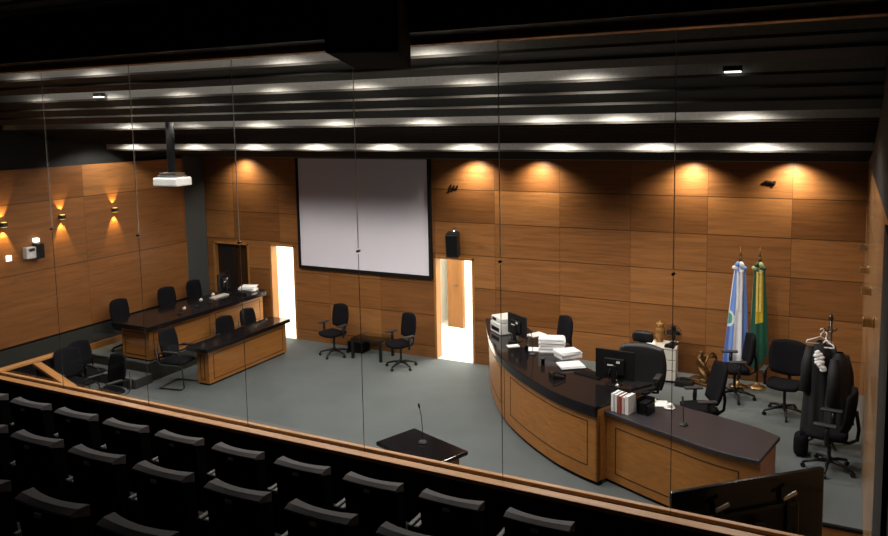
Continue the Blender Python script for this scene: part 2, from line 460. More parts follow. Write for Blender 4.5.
# gallery seats
def make_gallery_seat():
    root = empty('gallery_seat', (0, 0, 0)); W = .42
    # backrest: rear face nearly flat, front face hollow; local front = +Y
    n = 10; vs = []
    zs = [(.30, .0), (.80, -.05), (.85, -.06)]
    for (z, yo) in zs:
        for i in range(n+1):
            u = -1+2*i/n; vs.append((W/2*u, yo - .055 + .012*u*u, z - (.0)))
        for i in range(n+1):
            u = -1+2*i/n; vs.append((W/2*u*.98, yo + .012 + .045*u*u, z - (.03 if z > .84 else 0)))
    N = 2*(n+1); fs = []
    for k in range(2):
        for i in range(n):
            a = k*N+i; fs.append((a, a+1, a+N+1, a+N))
            a = k*N+n+1+i; fs.append((a+1, a, a+N, a+N+1))
        a = k*N; fs.append((a+n+1, a, a+N, a+N+n+1))
        a = k*N+n; fs.append((a, a+n+1, a+N+n+1, a+N))
    mi = [0]*len(fs)
    bk = MB().add(vs, fs, 0)
    top = []; o = 2*N
    for i in range(n): top.append((o+i, o+i+1, o+n+1+i+1, o+n+1+i))
    bk.f += top; bk.m += [0]*n
    bot = [(i+1, i, n+1+i, n+1+i+1) for i in range(n)]; bk.f += bot; bk.m += [0]*n
    bo = bk.build('backrest', M['seat_shell'], root, bevel=.006)
    # padded top roll
    vs = []
    for i in range(n+1):
        u = -1+2*i/n; x = W/2*u*1.0; d = .035*u*u
        yb = -.118 + .012*u*u; yf = -.03 + d
        vs += [(x, yb, .848), (x, yb, .858), (x, (yb*.6+yf*.4), .874), (x, yf, .870), (x, yf, .81)]
    fs = []
    for i in range(n):
        for k in range(4): a = i*5+k; fs.append((a, a+1, a+6, a+5))
    fs += [(0, 4, 3, 2, 1), tuple(n*5+k for k in range(5))]
    MB().add(vs, fs).build('top_roll', M['seat_fab_lit'], root, bevel=.004)
    vsm = []; fsm = []
    MB().box((0, -.124, .825), (.05, .010, .024)).build('number_plate', M['plate'], root, bevel=.002)
    MB().pad(Matrix.Translation((0, .13, .43)) @ Matrix.Rotation(math.radians(90), 4, 'Z') @ Matrix.Rotation(math.radians(-72), 4, 'Y') @ Matrix.Identity(4), .44, .42, .1).build('seat', M['fabric'], root, smooth=True)
    for sx in (-1, 1):
        MB().bb(sx*.27-.018, sx*.27+.018, -.04, .16, 0, .58).build('side_stand', M['seat_shell'], root, bevel=.008)
        MB().bb(sx*.27-.018, sx*.27+.018, -.05, .26, .58, .615).build('armrest', M['armpad'], root, bevel=.012)
    return root
seat0 = make_gallery_seat()
ordn = ['first', 'second', 'third', 'fourth', 'fifth', 'sixth', 'seventh', 'eighth', 'ninth', 'tenth']
seatrows = [('front row', -9.50, 1.595, [-7.50+.59*i for i in range(11)]), ('middle row', -10.44, 1.885, [-6.08+.595*i for i in range(8)]), ('rear row', -11.38, 2.175, [-4.03, -3.43, -2.84])]
first = True
for rn, y, z, xs in seatrows:
    for i, x in enumerate(xs):
        lb = 'black gallery seat with lit top, %s from the left in the %s' % (ordn[i] if i < 10 else 'last', rn)
        if first:
            seat0.location = (x, y, z); tag(seat0, lb, 'seat', 'gallery seats'); first = False
        else: dup(seat0, (x, y, z), 0, lb, 'gallery seats')

# ------------------------------------------------------------------ judges' high bench (right)
n = len(HP)
inner = [.55 + .35*min(1, i/(n*.45)) for i in range(n)]
inner = [v + .1*(i/(n-1)) for i, v in enumerate(inner)]
bench = empty('judges_bench', (-4.6, -2.6, 0), 0, 'large curved wooden judges bench with black stone top at right', 'desk')
loc = lambda P: [(p[0]+4.6, p[1]+2.6) for p in P]
A = loc(offs(HP, 0)); B = loc(offs(HP, -.06))
k = n*3//7 + 1
top_o = loc(offs(HP, .06)); top_i = loc(offs(HP, [-v for v in inner]))
MB().strip(top_i, top_o, 1.045, 1.10).build('worktop', M['granite'], bench, bevel=.008)
MB().strip(loc(offs(HP, -.02)), loc(offs(HP, .045)), .955, 1.045).build('worktop_edge', M['granite'], bench)
MB().strip(B, A, .06, .96).build('front_panel', M['desk_x'], bench)
MB().strip(loc(offs(HP, -.1)), loc(offs(HP, -.03)), 0, .07).build('plinth', M['black'], bench)
ex = A[-1]; ei = top_i[-1]; dx = Vector((ei[0]-ex[0], ei[1]-ex[1])).normalized(); nx = Vector((-dx.y, dx.x))
q = [(ex[0], ex[1]), (ex[0]+dx.x*.95, ex[1]+dx.y*.95)]
MB().strip([(p[0]+nx.x*.0, p[1]+nx.y*.0) for p in q], [(p[0]+nx.x*.05, p[1]+nx.y*.05) for p in q], .06, 1.045).build('end_panel', M['desk_x'], bench)
MB().strip([B[0], (B[0][0]+.5, B[0][1]+.22)], [(B[0][0], B[0][1]-.05), (B[0][0]+.52, B[0][1]+.17)], .06, 1.045).build('end_panel', M['desk_x'], bench)
def inlay(m, path, i0, i1, z0, z1, o=.004, t=.012):
    P = path[i0:i1+1]; Fo = offs(P, o); Bi = offs(P, -.01)
    m.strip(Bi, Fo, z0, z0+t).strip(Bi, Fo, z1-t, z1)
    for j in (0, len(P)-1):
        e = 1 if j == 0 else -1
        p, q2 = Vector(P[j]), Vector(P[j+e]); d = (q2-p).normalized()*t; pp = [tuple(p), tuple(p+d)]
        if e < 0: pp = pp[::-1]
        m.strip(offs(pp, -.01), offs(pp, o), z0, z1)
im = MB(); inlay(im, A, k+3, n-5, .24, .86); im.build('inlay_line', M['inlay'], bench)
im = MB(); inlay(im, A, 4, k-2, .24, .86); im.build('inlay_line', M['inlay'], bench)
pp = [A[k], A[k+1]]; p0 = Vector(pp[0]); d = (Vector(pp[1])-p0).normalized()*.02; pp = [tuple(p0), tuple(p0+d)]
MB().strip(offs(pp, -.01), offs(pp, .004), .06, .955).build('panel_joint', M['inlay'], bench)

# clerks' lower desk
lo = empty('clerks_desk', (-1.7, -4.2, 0), 0, 'lower curved wooden desk with dark grey top joined to the judges bench', 'desk')
L2 = lambda P: [(p[0]+1.7, p[1]+4.2) for p in P]
back = [(-.64, -3.91), (-.88, -3.74), (-1.38, -3.53), (-1.77, -3.42), (-2.25, -3.2)]
MB().prism(L2(offs(LPt, .03) + back), .95, 1.0).build('worktop', M['slate'], lo, bevel=.008)
MB().strip(L2(offs(LPt, -.1)), L2(offs(LPt, -.03)), .05, .95).build('front_panel', M['desk_x'], lo)
MB().strip(L2(offs(LPt, -.12)), L2(offs(LPt, -.06)), 0, .05).build('plinth', M['black'], lo)
im = MB(); LQ = L2(offs(LPt, -.03)); inlay(im, LQ, 7, len(LQ)-7, .16, .80); im.build('inlay_line', M['inlay'], lo)
q = L2([(-.79, -4.64), (-.68, -3.98)])
MB().strip(q, [(p[0]-.05, p[1]+.01) for p in q], .05, .95).build('end_panel', M['desk_y'], lo)

# ------------------------------------------------------------------ left bench
bl = empty('side_bench', (-12, -1.8, .36), 0, 'long straight wooden bench with black stone top on the left platform', 'desk')
def rect_desk(root, ox, oy, x0, x1, y0, y1, zt, tx0, tx1, ty0, ty1, slab, splits, end_inlay, rnd=0):
    S = lambda a, b2, c, d2, e, f, mm=None: (mm or MB()).bb(a-ox, b2-ox, c-oy, d2-oy, e, f)
    S(x1-.06, x1, y0, y1, .04, zt-slab).build('front_panel', M['desk_y'], root)
    S(x0, x1-.06, y0, y0+.05, .04, zt-slab).build('end_panel', M['desk_x'], root)
    S(x0, x1-.06, y1-.05, y1, .04, zt-slab).build('end_panel', M['desk_x'], root)
    S(x0+.02, x1-.03, y0+.03, y1-.03, 0, .04).build('plinth', M['black'], root)
    P = [(tx0, ty0), (tx1, ty0)]
    if rnd:
        P += [(tx1, ty1-rnd)] + [(tx1-rnd+rnd*math.cos(a), ty1-rnd+rnd*math.sin(a)) for a in [PI/2*j/8 for j in range(1, 9)]] + [(tx0, ty1)]
    else: P += [(tx1, ty1), (tx0, ty1)]
    MB().prism([(p[0]-ox, p[1]-oy) for p in P], zt-slab, zt).build('worktop', M['granite'], root, bevel=.01)
    for (a, b2) in splits:
        im = MB(); z0, z1 = .1, zt-slab-.1; t = .014; xa, xb = x1-.004, x1+.004
        S(xa, xb, a, b2, z0, z0+t, im); S(xa, xb, a, b2, z1-t, z1, im); S(xa, xb, a, a+t, z0, z1, im); S(xa, xb, b2-t, b2, z0, z1, im)
        im.build('inlay_line', M['inlay'], root)
    if end_inlay:
        a, b2 = x0+.08, x1-.1; im = MB(); z0, z1 = .1, zt-slab-.1; t = .014; ya, yb = y0-.004, y0+.004
        S(a, b2, ya, yb, z0, z0+t, im); S(a, b2, ya, yb, z1-t, z1, im); S(a, a+t, ya, yb, z0, z1, im); S(b2-t, b2, ya, yb, z0, z1, im)
        im.build('inlay_line', M['inlay'], root)
rect_desk(bl, -12, -1.8, -12.43, -11.69, -3.45, -.2, .74, -12.5, -11.5, -3.62, -.12, .09, [(-3.35, -1.86), (-1.70, -.3)], True, rnd=.25)
bs = empty('small_desk', (-10.55, -2.1, 0), 0, 'small wooden desk with black top on the floor below the left bench', 'desk')
rect_desk(bs, -10.55, -2.1, -10.73, -10.44, -3.22, -.97, .76, -10.82, -10.30, -3.40, -.98, .075, [(-3.1, -1.08)], True)

# ------------------------------------------------------------------ podium in the middle
pod = empty('lectern_table', (-4.53, -5.77, 0), math.radians(-20.5), 'small square wooden table with black top in front of the glass', 'table')
MB().box((0, 0, .88), (1.0, .62, .05)).build('tabletop', M['granite'], pod, bevel=.008)
MB().box((0, 0, .44), (.86, .46, .8)).build('cabinet_body', M['desk_x'], pod, bevel=.004)
MB().box((0, 0, .02), (.8, .4, .04)).build('plinth', M['black'], pod)

# ------------------------------------------------------------------ office chairs
def swivel(name, label, cat='chair', back_h=.5, back_w=.46, mat=None, arms=True, headrest=False, back_z=.82, group=None, seat_z=.47, recline=8):
    mat = mat or M['fabric']
    root = empty(name, (0, 0, 0), 0, label, cat, group)
    R = lambda d: math.radians(d)
    MB().pad(Matrix.Translation((.03, 0, seat_z)) @ Matrix.Rotation(R(90), 4, 'Y'), .49, .48, .10, .28, lambda u, v: -.02*u*u).build('seat', mat, root, smooth=True)
    MB().pad(Matrix.Translation((-.24, 0, back_z)) @ Matrix.Rotation(R(-recline), 4, 'Y'), back_w, back_h, .075, .28, lambda u, v: .05*u*u - .02*(1-v*v)*.5).build('backrest', mat, root, smooth=True)
    MB().tube([(-.05, 0, seat_z-.07), (-.22, 0, seat_z-.08), (-.31, 0, seat_z-.02), (-.325, 0, seat_z+.12), (-.29, 0, back_z)], .022, 8).build('back_support', M['plastic'], root, smooth=True)
    MB().lathe([(.03, .10), (.05, .12), (.045, .16), (.022, .18), (.022, seat_z-.06), (.09, seat_z-.06), (.09, seat_z-.045)], seg=12).build('gas_column', M['plastic'], root, smooth=False)
    for i in range(5):
        a = 2*PI*i/5 + .3
        c, s_ = math.cos(a), math.sin(a)
        lg = MB().tube([(.02*c, .02*s_, .125), (.15*c, .15*s_, .115), (.30*c, .30*s_, .075)], [.028, .022, .016], 8).build('leg', M['plastic'], root, smooth=True)
        MB().tube([(.30*c-.016*s_, .30*s_+.016*c, .03), (.30*c+.016*s_, .30*s_-.016*c, .03)], .03, 12).tube([(.3*c, .3*s_, .04), (.3*c, .3*s_, .085)], .01, 6).build('caster', M['plastic'], lg)
    if arms:
        for sy in (-1, 1):
            y = sy*.29
            ar = MB().tube([(-.03, sy*.2, seat_z-.06), (0, y, seat_z-.04), (.0, y, seat_z+.08), (-.005, y, seat_z+.19)], [.018, .02, .03, .026], 8).build('armrest', M['plastic'], root, smooth=True)
            MB().box((.02, y, seat_z+.205), (.26, .085, .03)).build('arm_pad', M['armpad'], ar, bevel=.012, seg=3)
    if headrest:
        MB().pad(Matrix.Translation((-.30, 0, back_z+back_h/2+.09)) @ Matrix.Rotation(R(-recline+4), 4, 'Y'), .32, .17, .08, .25, lambda u, v: .03*u*u).build('headrest', mat, root, smooth=True)
        MB().box((-.30, 0, back_z+back_h/2), (.02, .1, .12)).build('headrest_bracket', M['plastic'], root)
    return root
D2 = math.radians
def put(o, x, y, z, rz): o.location = (x, y, z); o.rotation_euler = (0, 0, D2(rz)); return o

c0 = put(swivel('office_chair', 'black office chair with armrests against the back wall, left of the low table', back_z=.80), -9.42, -.68, 0, 258)
dup(c0, (-7.74, -.80, 0), D2(246), 'black office chair with armrests by the back wall, between low table and bright doorway')
# left bench chairs
b0 = put(swivel('bench_chair', 'black high-backed chair behind the left bench, the one nearest the steps', back_h=.50, back_w=.46, back_z=.77, arms=False), -12.76, -3.02, .36, 2)
dup(b0, (-12.74, -1.82, .36), D2(-4), 'black chair behind the left bench, middle of its three chairs')
dup(b0, (-12.74, -1.0, .36), D2(5), 'black chair behind the left bench, nearest the dark doorway')
# right side
put(swivel('clerk_chair', 'black chair behind the tall paper stacks on the judges bench', back_h=.52, back_z=.82), -4.42, -1.22, .36, 228)
ex_ = put(swivel('executive_chair', 'large black leather chair with headrest behind the judges monitor', back_h=.72, back_w=.74, mat=M['leather'], headrest=True, back_z=.72, recline=6), -2.70, -2.40, .36, 270)
c3 = put(swivel('clerk_chair', 'black chair with drooping tall back just behind the lower desk', back_h=.60, back_w=.50, back_z=.80, recline=14, seat_z=.44), -1.72, -2.84, .36, 208)
dup(c0, (-1.52, -.95, .36), D2(200), 'black office chair standing in front of the two flags')
c5 = put(swivel('swivel_chair', 'black swivel chair with wide rounded back left of the coat stand', back_h=.54, back_w=.56, back_z=.82), -.76, -1.38, .36, 262)
dup(c5, (-.12, -3.12, .36), D2(174), 'black swivel chair against the right wall, in front of the robes')

# cantilever visitor chair
def sled(name, label, mat):
    root = empty(name, (0, 0, 0), 0, label, 'chair')
    MB().pad(Matrix.Translation((0, 0, .46)) @ Matrix.Rotation(D2(90), 4, 'Y'), .46, .46, .07, .28).build('seat', mat, root, smooth=True)
    MB().pad(Matrix.Translation((-.24, 0, .76)) @ Matrix.Rotation(D2(-10), 4, 'Y'), .48, .50, .06, .28, lambda u, v: .05*u*u).build('backrest', mat, root, smooth=True)
    f = MB()
    for sy in (-1, 1):
        y = sy*.25
        f.tube([(-.24, y, .02), (.2, y, .02), (.26, y, .06), (.24, y, .4), (.18, y, .43), (-.2, y, .43), (-.26, y, .5), (-.29, y*.8, .75)], .013, 8)
    f.tube([(-.24, -.25, .02), (-.24, .25, .02)], .013, 8)
    f.build('frame', M['darksteel'], root, smooth=True)
    for sy in (-1, 1):
        y = sy*.27
        ar = MB().tube([(-.2, y, .5), (-.2, y, .64), (-.12, y, .66), (.18, y, .66), (.22, y, .62), (.22, y, .44)], .014, 8).build('armrest', M['plastic'], root, smooth=True)
        MB().box((.02, y, .678), (.26, .055, .025)).build('arm_pad', M['armpad'], ar, bevel=.01)
    return root
s0 = put(sled('visitor_chair', 'black cantilever armchair at the near end of the small desk', M['grey_chair']), -10.98, -3.42, 0, 10)
s0.scale = (1.06, 1.06, 1.06)
s0b = sled('visitor_chair', 'black armchair just behind the grey-backed armchair at lower left', M['fabric']); put(s0b, -12.0, -4.55, 0, 5)
dup(s0, (-11.62, -5.12, 0), D2(-8), 'grey-backed armchair beside the short wooden barrier at lower left')
dup(s0, (-10.75, -5.22, 0), D2(-100), 'armchair right of the grey-backed one, half hidden by the gallery rail')
dup(s0b, (-11.06, -1.93, 0), D2(-8), 'dark armchair tucked behind the small desk, the one nearer the glass').scale = (.93, .93, .93)
dup(s0b, (-11.06, -1.22, 0), D2(-2), 'dark armchair tucked behind the small desk, the one nearer the back wall').scale = (.93, .93, .93)

# wooden capped barriers at lower left
def barrier(a, b2, label):
    a, b2 = Vector(a), Vector(b2); c = (a+b2)/2; L = (b2-a).length; ang = math.atan2(b2.y-a.y, b2.x-a.x)
    root = empty('low_barrier', (c.x, c.y, 0), ang, label, 'barrier')
    MB().box((0, 0, .475), (L-.04, .06, .95)).build('barrier_panel', M['black'], root)
    MB().box((0, 0, .975), (L, .13, .05)).build('cap_rail', M['trim'], root, bevel=.008)
    return root
barrier((-12.06, -7.4), (-11.97, -5.0), 'wooden capped low barrier running toward the left wall')
barrier((-11.78, -5.70), (-10.2, -6.25), 'short wooden capped barrier end just behind the gallery rail at lower left')

# ------------------------------------------------------------------ low table and box
lt = empty('low_table', (-8.62, -.45, 0), 0, 'low glass-topped table with black legs between two chairs', 'table')
MB().bb(-.36, .36, -.26, .26, .415, .43).build('tabletop', M['table_glass'], lt)
fr = MB().bb(-.36, .36, -.26, -.24, .395, .415).bb(-.36, .36, .24, .26, .395, .415).bb(-.36, -.34, -.24, .24, .395, .415).bb(.34, .36, -.24, .24, .395, .415)
fr.build('table_frame', M['plastic'], lt)
for sx in (-1, 1):
    for sy in (-1, 1): MB().bb(sx*.335-.025, sx*.335+.025, sy*.235-.025, sy*.235+.025, 0, .395).build('leg', M['plastic'], lt)
bx = MB().bb(-.19, .19, -.14, .14, 0, .2).bb(-.2, .2, -.15, .15, .2, .23).build('storage_box', M['black'], loc=(-9.12, -.22, 0), bevel=.01); tag(bx, 'dark storage box on the floor behind the low table legs', 'box')

# ------------------------------------------------------------------ projection screen, speaker, projector
sc = empty('projection_screen', (-9.075, 0, 2.87), 0, 'wide white projection screen with black border on the back wall', 'screen')
MB().bb(-1.60, 1.60, -.05, -.03, -1.16, 1.19).build('screen_fabric', M['screen'], sc)
fr = MB().bb(-1.66, -1.60, -.07, -.002, -1.23, 1.23).bb(1.60, 1.66, -.07, -.002, -1.23, 1.23).bb(-1.6, 1.6, -.07, -.002, -1.23, -1.16).bb(-1.6, 1.6, -.07, -.002, 1.19, 1.23)
fr.build('screen_frame', M['black'], sc)
sp = empty('wall_speaker', (-6.86, -.2, 2.4), math.radians(12), 'black box loudspeaker bracketed to the wall above the bright doorway', 'speaker')
MB().box((0, 0, 0), (.24, .22, .46), (D2(8), 0, 0)).build('speaker_box', M['plastic'], sp, bevel=.012)
MB().box((0, -.115, .0), (.2, .012, .40), (D2(8), 0, 0)).build('speaker_grille', M['black'], sp, bevel=.004)
MB().box((0, -.0, .235), (.23, .21, .012), (D2(8), 0, 0)).build('cabinet_top', M['grey_chair'], sp)
MB().tube([(0, .05, .22), (0, .1, .27), (0, .19, .27)], .014, 8).box((0, .187, .27), (.08, .01, .1)).build('wall_bracket', M['steel'], sp)
pj = empty('projector', (-9.03, -5.2, 4.02), math.radians(4), 'white ceiling projector hanging from a black pole at upper left', 'projector')
MB().box((0, 0, -.02), (.46, .34, .13)).build('projector_body', M['white'], pj, bevel=.025, seg=3)
MB().tube([(-.1, .16, -.02), (-.1, .21, -.02)], [.055, .05], 16).build('lens', M['gloss_black'], pj, smooth=True)
MB().box((0, 0, .065), (.34, .24, .02)).box((-.14, .0, .09), (.03, .2, .05)).box((.14, 0, .09), (.03, .2, .05)).box((0, 0, .11), (.22, .12, .02)).build('mount_plate', M['steel'], pj, bevel=.004)
MB().tube([(0, 0, .11), (0, 0, 1.0)], .06, 12).build('pole', M['black'], pj, smooth=True)

# wall emblems / brackets
em = MB()
for i in range(3): em.box((-.07+.07*i, -.015, .0), (.025, .03, .10 - .015*i), (0, D2(12), 0)); em.box((-.07+.07*i, -.03, -.04+.025*i), (.045, .02, .02))
em = em.build('wall_bracket', M['black'], loc=(-6.91, 0, 3.52), bevel=.004); tag(em, 'small black bracket on the wall right of the screen', 'bracket')
em = MB().box((0, -.03, 0), (.15, .04, .03), (0, D2(8), 0)).box((.07, -.03, -.005), (.03, .05, .05)).build('wall_bracket', M['black'], loc=(-1.15, 0, 3.74), bevel=.004); tag(em, 'small dark bracket high on the back wall above the flags', 'bracket')

# wall camera box, lit switch
wc = empty('wall_device', (XL, -4.5, 2.6), 0, 'white and black control box on the left wall below the sconces', 'device')
MB().bb(0, .12, -.17, .12, -.16, .05).build('device_body', M['white'], wc, bevel=.012)
MB().bb(.02, .17, .02, .16, -.18, .1).build('side_unit', M['plastic'], wc, bevel=.01)
MB().bb(.0, .08, .05, .13, .12, .19).build('indicator_lamp', M['glow_white'], wc)
MB().bb(.12, .15, -.12, -.02, -.02, .03).build('camera_lens', M['gloss_black'], wc)
sw = MB().bb(0, .03, -.045, .045, -.05, .05).build('light_switch', M['glow_white'], loc=(XL, -4.95, 2.5), bevel=.006); tag(sw, 'small lit square switch on the left wall beside the control box', 'switch')

# sconces
def sconce(x, y, z, side, label, pw=2.0):
    root = empty('wall_sconce', (x, y, z), 0 if side > 0 else PI, label, 'wall lamp', 'sconces on the left wall' if side > 0 else 'sconces on the right wall')
    m = MB(); m.bb(.0, .015, -.045, .045, -.05, .05); m.bb(.015, .10, -.045, .045, -.04, .04); m.build('lamp_body', M['darksteel'] if side > 0 else M['brass'], root, bevel=.008)
    if side < 0: return root
    MB().bb(.025, .09, -.035, .035, .04, .045).build('up_lens', M['glow_warm'], root)
    MB().bb(.025, .09, -.035, .035, -.045, -.04).build('down_lens', M['glow_warm'], root)
    for s_ in (1, -1):
        l = bpy.data.lights.new('sconce_light', 'SPOT'); l.energy = pw if s_ < 0 else pw*.55; l.color = (1, .68, .24); l.spot_size = D2(56); l.spot_blend = .35; l.shadow_soft_size = .01
        o = bpy.data.objects.new('sconce_light', l); COL.objects.link(o); o.location = (x + .075*side, y, z + .06*s_)
        d = Vector((-.3*side, 0, s_)); o.rotation_euler = d.to_track_quat('-Z', 'Y').to_euler()
for (y, t_) in ((-5.02, 'nearest the gallery'), (-3.84, 'middle of three'), (-2.62, 'nearest the back wall')):
    sconce(XL, y, 3.12, 1, 'small up-and-down wall lamp on the left wall, ' + t_, 44)
for (y, t_) in ((-1.0, 'farthest from the gallery'), (-2.85, 'second from the back wall'), (-4.15, 'third from the back wall'), (-5.6, 'nearest the gallery')):
    sconce(XR, y, 2.9, -1, 'small brass wall lamp on the right wall, ' + t_, 2)

# ------------------------------------------------------------------ big television on a stand
tvr = empty('television', (-.65, -7.23, 0), math.atan2(.98, 1.04), 'large flat television seen from behind at lower right', 'television')
MB().box((0, 0, 1.49), (1.45, .05, .82)).build('screen_panel', M['gloss_black'], tvr, bevel=.012)
MB().box((0, .027, 1.49), (1.40, .004, .77)).build('display_face', M['black'], tvr)
MB().box((0, -.045, 1.42), (.9, .05, .5)).build('rear_housing', M['plastic'], tvr, bevel=.02)
for sx in (-.32, .32):
    MB().box((sx, -.085, 1.5), (.04, .02, .5)).build('mount_rail', M['plastic'], tvr, bevel=.003)
    MB().box((sx, -.10, 1.755), (.13, .012, .03), (0, D2(-18), 0)).build('mount_hook', M['steel'], tvr)
MB().box((0, -.10, 1.42), (.8, .02, .03)).build('mount_bar', M['darksteel'], tvr)
MB().bb(-.05, .05, -.15, -.09, .1, 1.6).build('stand_pole', M['plastic'], tvr, bevel=.01)
MB().bb(-.45, .45, -.35, -.27, .06, .12).bb(-.45, .45, .12, .2, .06, .12).bb(-.05, .05, -.3, .15, .06, .12).build('stand_base', M['plastic'], tvr, bevel=.01)
for sx in (-.4, .4):
    for sy in (-.31, .16): MB().tube([(sx-.015, sy, .03), (sx+.015, sy, .03)], .03, 12).build('wheel', M['black'], tvr)

# black housing under the gallery ceiling
gb = empty('ceiling_housing', (-2.68, -9.55, 5.25), D2(27), 'black box housing hanging below the dark gallery ceiling', 'housing')
MB().bb(-.2, .2, -.72, .72, -.02, .42).build('housing_body', M['seat_shell'], gb, bevel=.015)
MB().bb(-.17, .17, -.74, -.72, .02, .38).build('front_grille', M['black'], gb, bevel=.004)
MB().bb(-.04, .04, -.1, .1, .42, .72).build('hanger', M['black'], gb)

# ------------------------------------------------------------------ things on the right bench
H1 = 1.10
pr = empty('desk_printer', (-5.33, -1.27, H1), D2(-40), 'white desktop printer at the far left end of the judges bench', 'printer')
MB().bb(-.2, .2, -.18, .18, 0, .2).build('printer_body', M['white'], pr, bevel=.02)
MB().bb(-.2, .2, -.16, .19, .2, .29).build('printer_lid', M['white'], pr, bevel=.02)
MB().bb(-.15, .15, -.185, -.178, .05, .12).build('paper_slot', M['black'], pr)
MB().bb(-.14, .0, -.165, -.158, .22, .27).build('control_panel', M['plastic'], pr)
def monitor(x, y, z, rz, label, w=.5, h=.31, zc=.27):
    root = empty('desk_monitor', (x, y, z), D2(rz), label, 'monitor')   # screen faces +X
    MB().box((.0, 0, zc), (.03, w, h)).build('screen_panel', M['plastic'], root, bevel=.006)
    MB().box((.016, 0, zc), (.003, w-.03, h-.03)).build('display_face', M['gloss_black'], root)
    MB().box((-.03, 0, zc-.02), (.04, w*.5, h*.55)).build('rear_housing', M['plastic'], root, bevel=.012)
    MB().box((-.053, -.06, zc+.05), (.006, .05, .03)).box((-.053, .05, zc+.0), (.006, .09, .02)).build('rear_sticker', M['white'], root)
    MB().box((-.06, 0, zc-.13), (.03, .07, .26)).build('stand_neck', M['plastic'], root, bevel=.006)
    MB().lathe([(.11, 0), (.12, .008), (.03, .02)], (-.04, 0, 0), 20).build('stand_foot', M['plastic'], root)
    MB().tube([(-.055, .05, zc-.05), (-.09, .07, zc-.14), (-.08, .05, .03), (-.06, .1, .012)], .006, 6).tube([(-.055, -.04, zc-.05), (-.1, -.06, zc-.16), (-.07, -.09, .012)], .005, 6).build('cable', M['black'], root, smooth=True)
    return root
monitor(-4.92, -1.68, H1, 56, 'black monitor with its back to us beside the white printer', .54, .36)
monitor(-2.86, -3.12, H1, 88, 'black monitor with its back to us in front of the leather chair', .56, .42, .27)
def stack(x, y, z, rz, nsheets, label, w=.3, d=.22, th=.006, jitter=.012, name='paper_stack', hh=None):
    m = MB()
    for i in range(nsheets):
        m.box((random.uniform(-jitter, jitter), random.uniform(-jitter, jitter), th*(i+.5)), (w, d, th*.92), (0, 0, random.uniform(-.06, .06)))
    o = m.build(name, M['paper'], loc=(x, y, z)); o.rotation_euler = (0, 0, D2(rz)); return tag(o, label, 'papers')
stack(-4.20, -1.96, H1, 20, 12, 'tall left-hand pile of white case papers on the judges bench', .40, .28, .018, .02)
stack(-4.06, -2.12, H1+.0, 48, 7, 'shorter pile of papers leaning against the tall paper pile', .36, .26, .015, .02).location = (-3.86, -2.2, H1)
stack(-4.46, -2.06, H1, 15, 2, 'flat white sheets left of the tall paper pile', .30, .22, .006)
stack(-3.66, -2.66, H1, 35, 5, 'loose white sheets on the middle of the judges bench', .36, .27, .008, .03)
stack(-4.75, -1.22, H1, 60, 2, 'flat white sheets between printer and monitor on the judges bench', .30, .22, .006)
# telephone
ph = empty('desk_telephone', (-3.68, -3.22, H1), D2(40), 'black desk telephone near the front edge of the judges bench', 'telephone')
MB().prism([(-.1, 0), (.1, 0), (.1, .02), (-.1, .075)], -.09, .09).build('phone_base', M['plastic'], ph, bevel=.006).rotation_euler = (D2(90), 0, 0)
MB().tube([(-.09, -.07, .085), (-.05, -.07, .1), (.07, -.07, .06), (.1, -.07, .035)], [.022, .014, .014, .022], 8).build('handset', M['gloss_black'], ph, smooth=True)
def keyboard(x, y, z, rz, label, mat):
    root = empty('keyboard', (x, y, z), D2(rz), label, 'keyboard')
    MB().box((0, 0, .011), (.15, .44, .022)).build('keyboard_base', mat, root, bevel=.006)
    m = MB()
    for i in range(5):
        for j in range(15): m.box((-.056+.028*i, -.196+.028*j, .026), (.022, .022, .01))
    m.build('keys', mat, root); return root
keyboard(-3.30, -2.92, H1, 72, 'black keyboard beside the judges monitor', M['plastic'])
mo = MB().pad(Matrix.Translation((0, 0, .016)) @ Matrix.Rotation(D2(90), 4, 'Y'), .06, .1, .036, .4, n=6).build('computer_mouse', M['white'], smooth=True, loc=(-3.18, -2.62, H1)); tag(mo, 'small white mouse beside the black keyboard', 'mouse')
bt = empty('water_bottle', (-4.62, -1.96, H1), 0, 'clear plastic water bottle by the left monitor', 'bottle')
MB().lathe([(.03, 0), (.032, .01), (.032, .13), (.014, .17), (.013, .185)], seg=14).build('bottle_body', M['water'], bt, smooth=True)
MB().lathe([(.015, .183), (.015, .2)], seg=12).build('bottle_cap', M['white'], bt)
def tumbler(x, y, label):
    o = MB().lathe([(.028, 0), (.033, .10), (.03, .10), (.026, .008)], seg=14).build('drinking_glass', M['water'], smooth=True, loc=(x, y, H1)); tag(o, label, 'glass')
tumbler(-4.52, -2.28, 'small clear glass in front of the left monitor')
tumbler(-4.06, -2.78, 'small clear glass left of the telephone')
nt = MB().box((0, 0, .006), (.2, .12, .012)).build('note_pad', M['paper'], loc=(-4.86, -2.02, H1)); nt.rotation_euler = (0, 0, .7); tag(nt, 'small white notepad below the left monitor', 'notepad')
def mic(x, y, z, h, lean, rz, label, white=False, base=(.06, .06)):
    root = empty('microphone', (x, y, z), D2(rz), label, 'microphone')
    MB().lathe([(.05, 0), (.055, .012), (.04, .03), (.012, .036)], seg=16).build('microphone_base', M['armpad'] if not white else M['plastic'], root, smooth=False)
    P = [(0, 0, .03), (0, 0, h*.4), (lean*.3, 0, h*.75), (lean, 0, h)]
    MB().tube(P, .0055, 6).build('gooseneck', M['plastic'], root, smooth=True)
    d = (Vector(P[3])-Vector(P[2])).normalized()
    MB().tube([P[3], tuple(Vector(P[3])+d*.055)], [.011, .013] if not white else [.03, .03], 10).build('capsule', M['black'] if not white else M['white'], root, smooth=True)
    return root
mic(-4.40, -2.32, H1, .34, .02, 200, 'thin black microphone in front of the tall paper pile')
